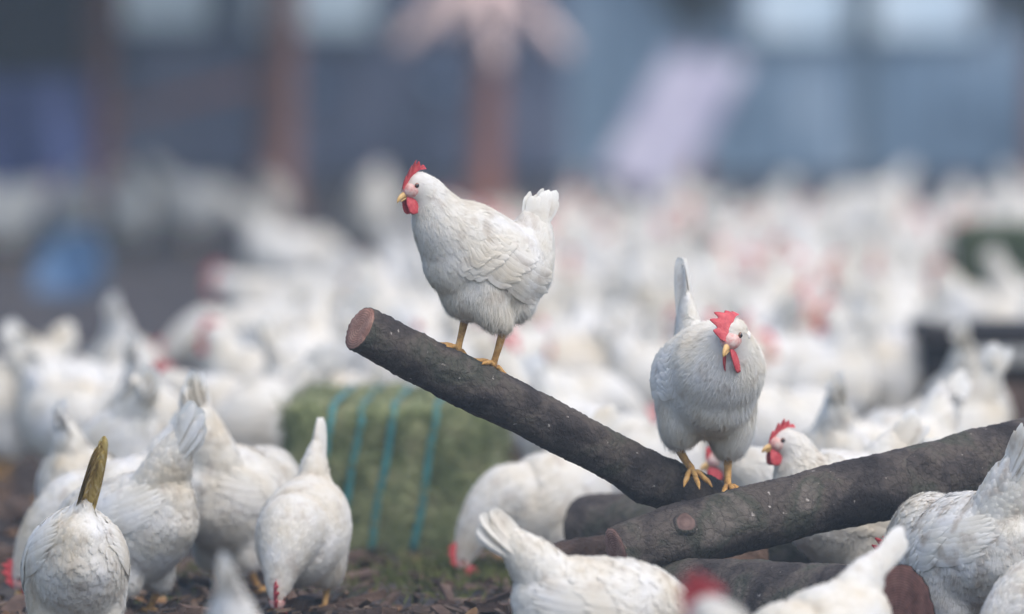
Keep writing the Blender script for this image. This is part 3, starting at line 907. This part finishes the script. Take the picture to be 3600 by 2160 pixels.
# raised hen house with black walls, far left
hh = empty('hen_house', (-2.75, 28.6, 0)); tag(hh, 'black raised hen house on posts in the upper left corner', 'hen house')
for i in range(5): box('wall_board', (0, -.40, .76 + .15 * i), (1.32, .03, .142), 'black_timber', hh, bev=.003)
for i in range(4): box('side_board', (.655, 0, .77 + .17 * i), (.03, .77, .16), 'black_timber', hh, bev=.003)
box('floor', (0, 0, .665), (1.34, .84, .04), 'black_timber', hh)
box('back_wall', (0, .40, 1.05), (1.32, .03, .74), 'black_timber', hh)
box('side_wall', (-.655, 0, 1.05), (.03, .77, .74), 'black_timber', hh)
box('roof', (0, 0, 1.49), (1.55, 1.05, .05), 'red_timber', hh, (R_(7), 0, 0))
for px in (-.58, .58):
    for py in (-.36, .36): box('post', (px, py, .32), (.08, .08, .65), 'red_timber', hh)
rp = box('ramp', (.98, -.42, .60), (.90, .05, .07), 'red_timber', hh, (0, R_(-14), 0))

# added pole shelter, its unseen roof put in to dim the left background
sh = empty('added_shade_shelter', (-3.3, 26.8, 0)); tag(sh, 'added open pole shelter to shade the left background, its unseen roof above the frame', 'shelter')
for i in range(12):
    box('shade_roof_sheet', (-2.53 + .46 * i, 0, 2.0 + .012 * (i % 2)), (.48, 13.0, .02), 'dusk_board', sh, (R_(2), 0, 0), bev=.002)
for yy in (-5.8, .4, 6.2):
    box('beam', (0, yy, 1.90 + .035 * yy), (5.5, .09, .10), 'red_timber', sh)
    for xx in (-2.6, 3.3 - .0274 * (yy + 43.55)):
        if xx > 0 and yy < -1: continue
        s_ = Soup(); s_.tube([(xx, yy, -.05), (xx + .01, yy, .6), (xx, yy, 1.2), (xx, yy, 1.86 + .035 * yy)], [.045, .042, .042, .040], 10, side=(1, 0, 0)); s_.obj('pole', M['red_timber'], sh)

# blue tarpaulin hung on the far left
V = []; F = []; nu, nv = 40, 24
for j in range(nv + 1):
    for i in range(nu + 1):
        u = i / nu; v = j / nv
        fold = .05 * math.sin(u * 21 + v * 1.5) * (1 - .5 * v) + .03 * math.sin(u * 9 + 2 + v * 4)
        V.append((-.55 + 1.1 * u, fold, .02 + .74 * v))
for j in range(nv):
    for i in range(nu):
        a = j * (nu + 1) + i; F.append((a, a + 1, a + nu + 2, a + nu + 1))
tp = link_mesh('tarpaulin', V, F, M['tarpaulin'])
tp.location = (-2.62, 25.6, 0); tp.modifiers.new('t', 'SOLIDIFY').thickness = .004
tag(tp, 'deep blue tarpaulin hanging in folds at the left edge', 'tarpaulin')

# tipped blue tub
V = []; F = []; k = 36
prof = [(.0, 0), (.10, 0), (.115, .02), (.135, .14), (.150, .145), (.148, .155), (.130, .15), (.108, .03), (.0, .025)]
for r, z in prof:
    for j in range(k): V.append((r * math.cos(2 * math.pi * j / k), r * math.sin(2 * math.pi * j / k), z))
for i in range(len(prof) - 1):
    for j in range(k): a = i * k + j; b = i * k + (j + 1) % k; F.append((a, b, b + k, a + k))
tb = link_mesh('tub', V, F, M['tub_blue']); tb.location = (-1.73, 17.6, .05); tb.rotation_euler = (R_(40), R_(-52), 0); tb.scale = (1.15, 1.15, .7)
tag(tb, 'small bright blue plastic tub tipped over on the ground at the left', 'tub')
for px_, pz, lab in ((-1.17, .60, 'pale round pan hung on the barn wall right of the broad trunk'), (-.41, .64, 'bluish pale pan hung on the barn wall left of the drooping limbs')):
    pn = link_mesh('pan', V, F, M['tub_blue']); pn.location = (px_, WY - .03, pz); pn.rotation_euler = (R_(90), 0, 0); pn.scale = (.5, .5, .4)
    tag(pn, lab, 'pan')

# ------------------------------------------------------------------ litter
def scatter(n, x0, x1, y0, y1, seed):
    rng = np.random.default_rng(seed)
    x = rng.uniform(x0, x1, n); y = y0 + (y1 - y0) * rng.random(n) ** 1.4
    return rng, x, y, np.array([gz(a, b) for a, b in zip(x, y)])
def chips(n, seed, rng_box, L0, L1, name, m, label, flat=.35):
    rng, x, y, z = scatter(n, *rng_box, seed)
    L = rng.uniform(L0, L1, n); W = L * rng.uniform(.12, .4, n); H = L * rng.uniform(.05, .16, n)
    a = rng.uniform(0, 6.28, n); t = rng.normal(0, flat, n); rr = rng.normal(0, flat, n)
    d = np.column_stack([np.cos(a) * np.cos(t), np.sin(a) * np.cos(t), np.sin(t)])
    u = nrm(np.column_stack([np.sin(rr) * -np.sin(a), np.sin(rr) * np.cos(a), np.cos(rr)])); u = nrm(u - (u * d).sum(1, keepdims=True) * d)
    s = np.cross(u, d); p = np.column_stack([x, y, z + rng.uniform(.002, .022, n)])
    cs = np.array([(-1, -1, -1), (1, -.7, -1), (1, .7, -1), (-1, 1, -1), (-1, -1, 1), (1, -.7, 1), (1, .7, 1), (-1, 1, 1)])
    V = (p[:, None] + cs[None, :, 0:1] * (L / 2)[:, None, None] * d[:, None] + cs[None, :, 1:2] * (W / 2)[:, None, None] * s[:, None] + cs[None, :, 2:3] * (H / 2)[:, None, None] * u[:, None]).reshape(-1, 3)
    q = np.array([(0, 3, 2, 1), (4, 5, 6, 7), (0, 1, 5, 4), (1, 2, 6, 5), (2, 3, 7, 6), (3, 0, 4, 7)])
    F = (q[None] + (np.arange(n) * 8)[:, None, None]).reshape(-1, 4)
    o = mesh_np(name, V, F, M[m]); o.data.polygons.foreach_set('use_smooth', np.zeros(len(F), bool))
    tag(o, label, 'litter', kind='stuff')
chips(9000, 11, (-1.5, 1.5, -1.2, 7), .012, .05, 'wood_chips', 'chips', 'brown wood chips and bark scraps strewn over the earth')
chips(900, 12, (-1.5, 1.5, -1.2, 6), .06, .16, 'twigs', 'bark_brown', 'short broken twigs lying among the chips', .2)
rng, x, y, z = scatter(900, -1.5, 1.5, -1.0, 7, 13)
Nn = nrm(np.column_stack([rng.normal(0, .35, 900), rng.normal(0, .35, 900), np.ones(900)])); Dd = rng.normal(0, 1, (900, 3))
Vl, Fl = feather_batch(np.column_stack([x, y, z + .015]), Nn, Dd, rng.uniform(.03, .06, 900), rng.uniform(.010, .018, 900), rng.uniform(0, .4, 900), np.full(900, 4.0), rng)
tag(mesh_np('dead_leaves', Vl, Fl, M['leaves']), 'withered orange brown leaves lying on the earth', 'leaves', kind='stuff')
n = 2600
rng = np.random.default_rng(14)
cx = rng.choice([-.20, -.10, -.33, .05, -.75, .5], n, p=[.3, .3, .15, .1, .1, .05]); x = cx + rng.normal(0, .07, n); y = 1.55 + rng.normal(0, .28, n)
Nn = nrm(rng.normal(0, 1, (n, 3)) * (1, 1, .2)); Dd = rng.normal(0, .7, (n, 3)) + (0, 0, .8)
Vl, Fl = feather_batch(np.column_stack([x, y, [gz(a, b) for a, b in zip(x, y)]]), Nn, Dd, rng.uniform(.02, .05, n), rng.uniform(.001, .0022, n), np.full(n, .2), np.full(n, 5.0), rng)
tag(mesh_np('grass', Vl, Fl, M['grass']), 'thin moss green grass growing before the hay bale', 'grass', kind='stuff')

# ------------------------------------------------------------------ hens
def place(o, x, y, h, sc=1.0, z=None):
    o.location = (x, y, gz(x, y) if z is None else z); o.rotation_euler = (0, 0, R_(h)); o.scale = (sc,) * 3
    return o
# the hen on the raised log
h1 = build_hen('alert', 21, 2, fmat='feather_worn', flop=.35, comb=.033, wattle=.026, tail=80, tl=.140, fan=21, head_size=1.14, fat=.90, rise=.028,
               cut=1, thigh=.74, breast=[((.052, 0, .232), (.074, .076, .090)), ((.005, 0, .165), (.080, .078, .075))], pitch=22,
               neck=[(.084, .0, .308, .074, .070), (.110, .0, .348, .052, .048), (.126, .0, .376, .040, .037)], head=((.146, .0, .392), (.93, 0, -.32)),
               legs=[((-.034, .044), (-.040, .014), -.019), ((.012, -.040), (.036, -.012), .017)], foot_slope=(.46, 0), toe_curl=.12)
place(h1, -.072, -.024, 212, .89, .545); tag(h1, 'white hen standing tall on the raised log, head up and facing left', 'hen', 'hens perched on the logs')
h2 = build_hen('turned', 22, 2, flop=-.75, comb=.023, teeth=.3, wattle=.036, pitch=4, tail=74, tl=.180, fan=7, head_size=1.12, fat=.90, cone_w=.55, quill=.8, breast=[((.082, 0, .185), (.068, .076, .078))],
               cut=1, head=((.188, .004, .298), (.70, -.58, -.42)), neck=[(.116, .002, .236, .084, .084), (.156, .004, .268, .060, .057)],
               legs=[((-.012, .050), (.028, .036), -.012), ((-.012, -.050), (.020, -.034), .016)], toe_curl=.25)
place(h2, .385, .18, -76, 1.04, .290); tag(h2, 'white hen on the fork of the logs, facing the camera with a flopped red comb', 'hen', 'hens perched on the logs')

def near(pose, seed, x, y, h, sc, label, group='hens around the logs', **ov):
    o = build_hen(pose, seed, 2, **{'ruffle': 1.9, **ov})
    place(o, x, y, h, sc); tag(o, label, 'hen', group)
    return o
near('peck', 31, .085, 1.62, 204, .86, 'white hen bending down to peck beside the right side of the green hay bale', tail=60)
near('peck', 32, .155, -.80, 14, .93, 'white hen at the bottom centre, tail to the left, head out of sight below', tail=46, tl=.18, pitch=-12, fan=12)
near('peck', 33, .572, -1.25, 219, .88, 'white hen in front of the thick sawn log, thin tail pointing up right', tail=48, fan=5, tl=.175, cone_w=.7)
near('crouch', 34, .892, -.08, 126, 1.0, 'soiled white hen with dirty wing at the lower right, tail raised to the right edge', tail=64, tl=.19, fan=13, fmat='feather_soiled')
near('peck', 35, -.850, -.15, 99, .95, 'white hen at the lower left seen from behind, with a golden brown tail', tail=76, tl=.175, fan=15, cone=.34, cone_w=.8, pinch=1.15, flat=.80, quill=.80, tail_gap=.55, tail_side=-.22, fmat='feather_worn', tail_mat='brown_tail')
near('peck', 36, -.80, 1.15, 188, .95, 'hen at the left edge, red comb low, mostly hidden behind the brown tailed hen')
near('peck', 37, -.770, .68, 140, .94, 'cream tailed white hen just right of the brown tailed hen', tail=60, tl=.19, fan=14, cone_w=1.1)
near('crouch', 38, -.585, 1.25, 58, 1.0, 'white hen with a tall broad cone shaped tail, third from the left in front', tail=72, tl=.20, fan=17, cone_w=1.2)
near('peck', 39, -.425, .72, -104, .86, 'white hen pecking toward the camera before the hay bale, red comb at the ground', tail=72, tl=.175, fan=9, cone_w=.75)
near('stand', 40, .70, .62, 205, .93, 'hen looking left from behind the slanting log, only head and neck showing', comb=.026)
near('walk', 41, .665, 1.0, 190, .96, 'hen behind the perched hen\'s legs, its pale head turned left')
near('stand', 42, .456, -3.58, 150, 1.0, 'hen close to the camera, only its very blurred red comb showing at the bottom', head_size=1.15, comb=.042, teeth=.3, wattle=.034)
near('peck', 43, -.454, -2.6, 84, .98, 'hen close to the camera, only its blurred white tail tip showing at the bottom left')
near('crouch', 44, 1.12, .45, 160, .95, 'white hen cut off by the right edge, behind the soiled hen')
near('peck', 45, 1.10, -.45, 200, .9, 'white hen in the bottom right corner, only its back showing')

# blurred flock: one bird of each pose, copied
PROTO = [build_hen('peck', 61, 1), build_hen('walk', 62, 1), build_hen('stand', 63, 1), build_hen('crouch', 64, 1),
         build_hen('peck', 65, 1, tail=50, fan=22), build_hen('turned', 66, 1, flop=.6)]
used = set()
WHAT = ['pecking', 'walking', 'upright', 'stooping', 'pecking', 'upright']
def flock(k, x, y, h, sc, label, group):
    if k in used: o = copy_tree(PROTO[k])
    else: o = PROTO[k]; used.add(k)
    place(o, x, y, h, sc); tag(o, label, 'hen', group)
    return o
MID = [  # pose, x, y, heading, scale, label
    (0, -.93, 1.75, 70, .90, 'small white hen behind the brown tailed hen, narrow tail upright'),
    (4, -.885, 2.55, 115, 1.0, 'beige tinged blurred hen with a broad tail, behind the front left hens'),
    (3, -1.12, 5.3, -8, 1.0, 'blurred hen stooping to the right at the left edge, tail raised to the left'),
    (0, -1.06, 6.6, 80, 1.0, 'blurred hen with an upright white tail before the dark ground at the left'),
    (3, -1.05, 4.1, -25, .95, 'blurred hen with a sloping back below the stooping hen at the left edge'),
    (1, -1.33, 5.4, 200, 1.0, 'blurred white hen cut off by the left edge at mid height'),
    (0, -.87, 3.7, 75, 1.0, 'blurred hen with a bluish white upright tail above the beige tinged hen'),
    (1, -.62, 4.0, 160, 1.0, 'blurred white hen walking left just behind the hay bale'),
    (0, -.50, 4.9, 30, 1.0, 'blurred hen pecking behind the top left corner of the hay bale'),
    (2, -.20, 4.6, 100, 1.0, 'blurred hen right behind the hay bale, below the log end'),
    (3, .10, 4.6, 10, 1.0, 'blurred hen stooping below the raised hen, brownish shadow under it'),
    (0, .17, 3.4, -20, .95, 'blurred white hen pecking right, between the two perched hens'),
    (4, .30, 2.6, 175, .9, 'blurred hen with its red comb low beside the fork of the logs'),
    (0, .70, 2.0, 95, 1.0, 'white hen with an upright tail right behind the hen looking left'),
    (3, .86, 2.3, 215, 1.0, 'blurred white hen bowing down behind the slanting log'),
    (0, .98, 2.9, 165, 1.05, 'large blurred hen with a sloping back above the slanting log'),
    (0, 1.12, 4.3, 85, 1.05, 'blurred hen seen from behind with a cream tail, left of the timber platform'),
    (2, 1.02, 6.4, 200, 1.0, 'blurred hen standing tall left of the timber platform'),
    (3, .62, 3.9, 20, 1.0, 'blurred hen stooping behind the right side of the perched front facing hen'),
    (5, .78, 6.0, 190, 1.0, 'blurred hen with a dark red head right of the perched hen tail'),
    (1, .42, 5.6, 10, 1.0, 'blurred hen walking right above the front facing hen'),
    (3, -1.49, 22.8, -5, 1.0, 'tan shadowed hen far at the left, stooping to the right'),
    (2, -1.76, 22.4, 100, 1.0, 'slim upright far hen left of the tan shadowed hen'),
    (5, -1.15, 23.5, 88, .9, 'pale far hen at the foot of the broad brown trunk'),
    (1, -2.30, 21.8, 40, 1.05, 'lilac tinged far hen at the left edge below the blue tarpaulin'),
    (3, -2.02, 22.6, 100, 1.0, 'lilac tinged far hen beside the slim reddish trunk'),
    (2, -.63, 22.0, 80, 1.0, 'upright far hen left of the head of the hen on the raised log'),
    (3, -.86, 16.0, -15, 1.0, 'far hen stooping to the right, left of the hen on the raised log'),
    (2, 1.46, 9.2, 150, 1.0, 'blurred white hen behind the timber platform, below the dark green bale'),
    (0, 1.63, 10.4, 40, 1.0, 'blurred pale hen at the right edge below the dark green bale'),
    (3, -.78, 8.2, 190, 1.0, 'cream blurred hen at the left fringe of the dense flock'),
    (1, -.72, 11.0, 170, 1.0, 'hen walking left in the blurred flock, left of the log end'),
]
for k, x, y, h, sc, lab in MID:
    flock(k, x, y, h, sc, lab, 'hens of the blurred flock')
pts = [(m[1], m[2]) for m in MID]
rng = np.random.default_rng(5)
ZONE = ['above the hay bale', 'behind the raised log', 'between the perched hens', 'behind the front facing hen', 'near the timber platform']
ORD = ['leftmost', 'second from left', 'third from left', 'fourth from left', 'fifth from left', 'sixth from left', 'seventh from left', 'eighth from left', 'ninth from left', 'tenth from left', 'eleventh from left', 'twelfth from left']
crowd = {}
BACK = ((.55, 18.6, 3, 20), (1.05, 19.4, 0, 160), (1.45, 18.4, 1, 200), (1.9, 19.8, 2, 80), (.25, 19.9, 0, 100), (.8, 21.4, 4, 60), (1.62, 21.8, 3, 190), (2.3, 21.0, 0, 30))
for i, (x_, y_, k_, h_) in enumerate(sorted(BACK, key=lambda q: q[0] / (q[1] - CAM_Y))):
    flock(k_, x_, y_, h_, 1.0, 'white hen at the hazy back edge of the flock, ' + ORD[i] + ' there', 'hens at the hazy back edge')
    pts.append((x_, y_))
tries = 0; made = 0
while made < 105 and tries < 9000:
    tries += 1
    y = 5.5 + 12.0 * rng.random() ** .95
    d = y + 16.75
    u = rng.uniform(640, 2520)                      # lateral bearing
    if u < 1250 and y > 4 + (u - 500) / 750 * 14: continue
    if u > 2200 and y < 13.6: continue
    x = (u - 1236.5) / 20608 * d
    if 1.0 < x < 2.1 and 6.0 < y < 7.2: continue
    if 1.45 < x < 2.4 and 13.0 < y < 14.3: continue
    if any((x - a) ** 2 + ((y - b) * .6) ** 2 < .075 for a, b in pts): continue
    pts.append((x, y)); made += 1
    k = int(rng.choice(6, p=[.20, .18, .16, .20, .14, .12]))
    zone = ZONE[0 if u < 950 else 1 if u < 1350 else 2 if u < 1600 else 3 if u < 2000 else 4]
    band = 'near' if y < 8.5 else 'middle' if y < 12.5 else 'far'
    lab = 'blurred white hen %s in the %s flock %s' % (WHAT[k], band, zone)
    crowd.setdefault(lab, []).append((u, flock(k, x, y, rng.uniform(0, 360), rng.uniform(.92, 1.06), lab, 'hens of the far dense flock')))
for lab, lst in crowd.items():
    if len(lst) > 1:
        for i, (u, o) in enumerate(sorted(lst, key=lambda q: q[0])): o['label'] = lab + ', ' + ORD[i]
for k in range(6):
    if k not in used:
        for ch in list(PROTO[k].children_recursive) + [PROTO[k]]: bpy.data.objects.remove(ch)

# ------------------------------------------------------------------ damp air over the yard
hz = box('haze', (0, 20.0, 1.6), (24.0, 80.0, 5.6), 'ground', bev=.0001)
m = bpy.data.materials.new('haze'); m.use_nodes = True
for nd in list(m.node_tree.nodes):
    if nd.type != 'OUTPUT_MATERIAL': m.node_tree.nodes.remove(nd)
pv = m.node_tree.nodes.new('ShaderNodeVolumePrincipled'); pv.inputs['Color'].default_value = (.70, .85, 1.0, 1); pv.inputs['Density'].default_value = .0024
pv.inputs['Anisotropy'].default_value = 0.0
m.node_tree.links.new(pv.outputs[0], [n for n in m.node_tree.nodes if n.type == 'OUTPUT_MATERIAL'][0].inputs['Volume'])
hz.data.materials.clear(); hz.data.materials.append(m); tag(hz, 'thin damp haze hanging over the whole yard', kind='stuff')
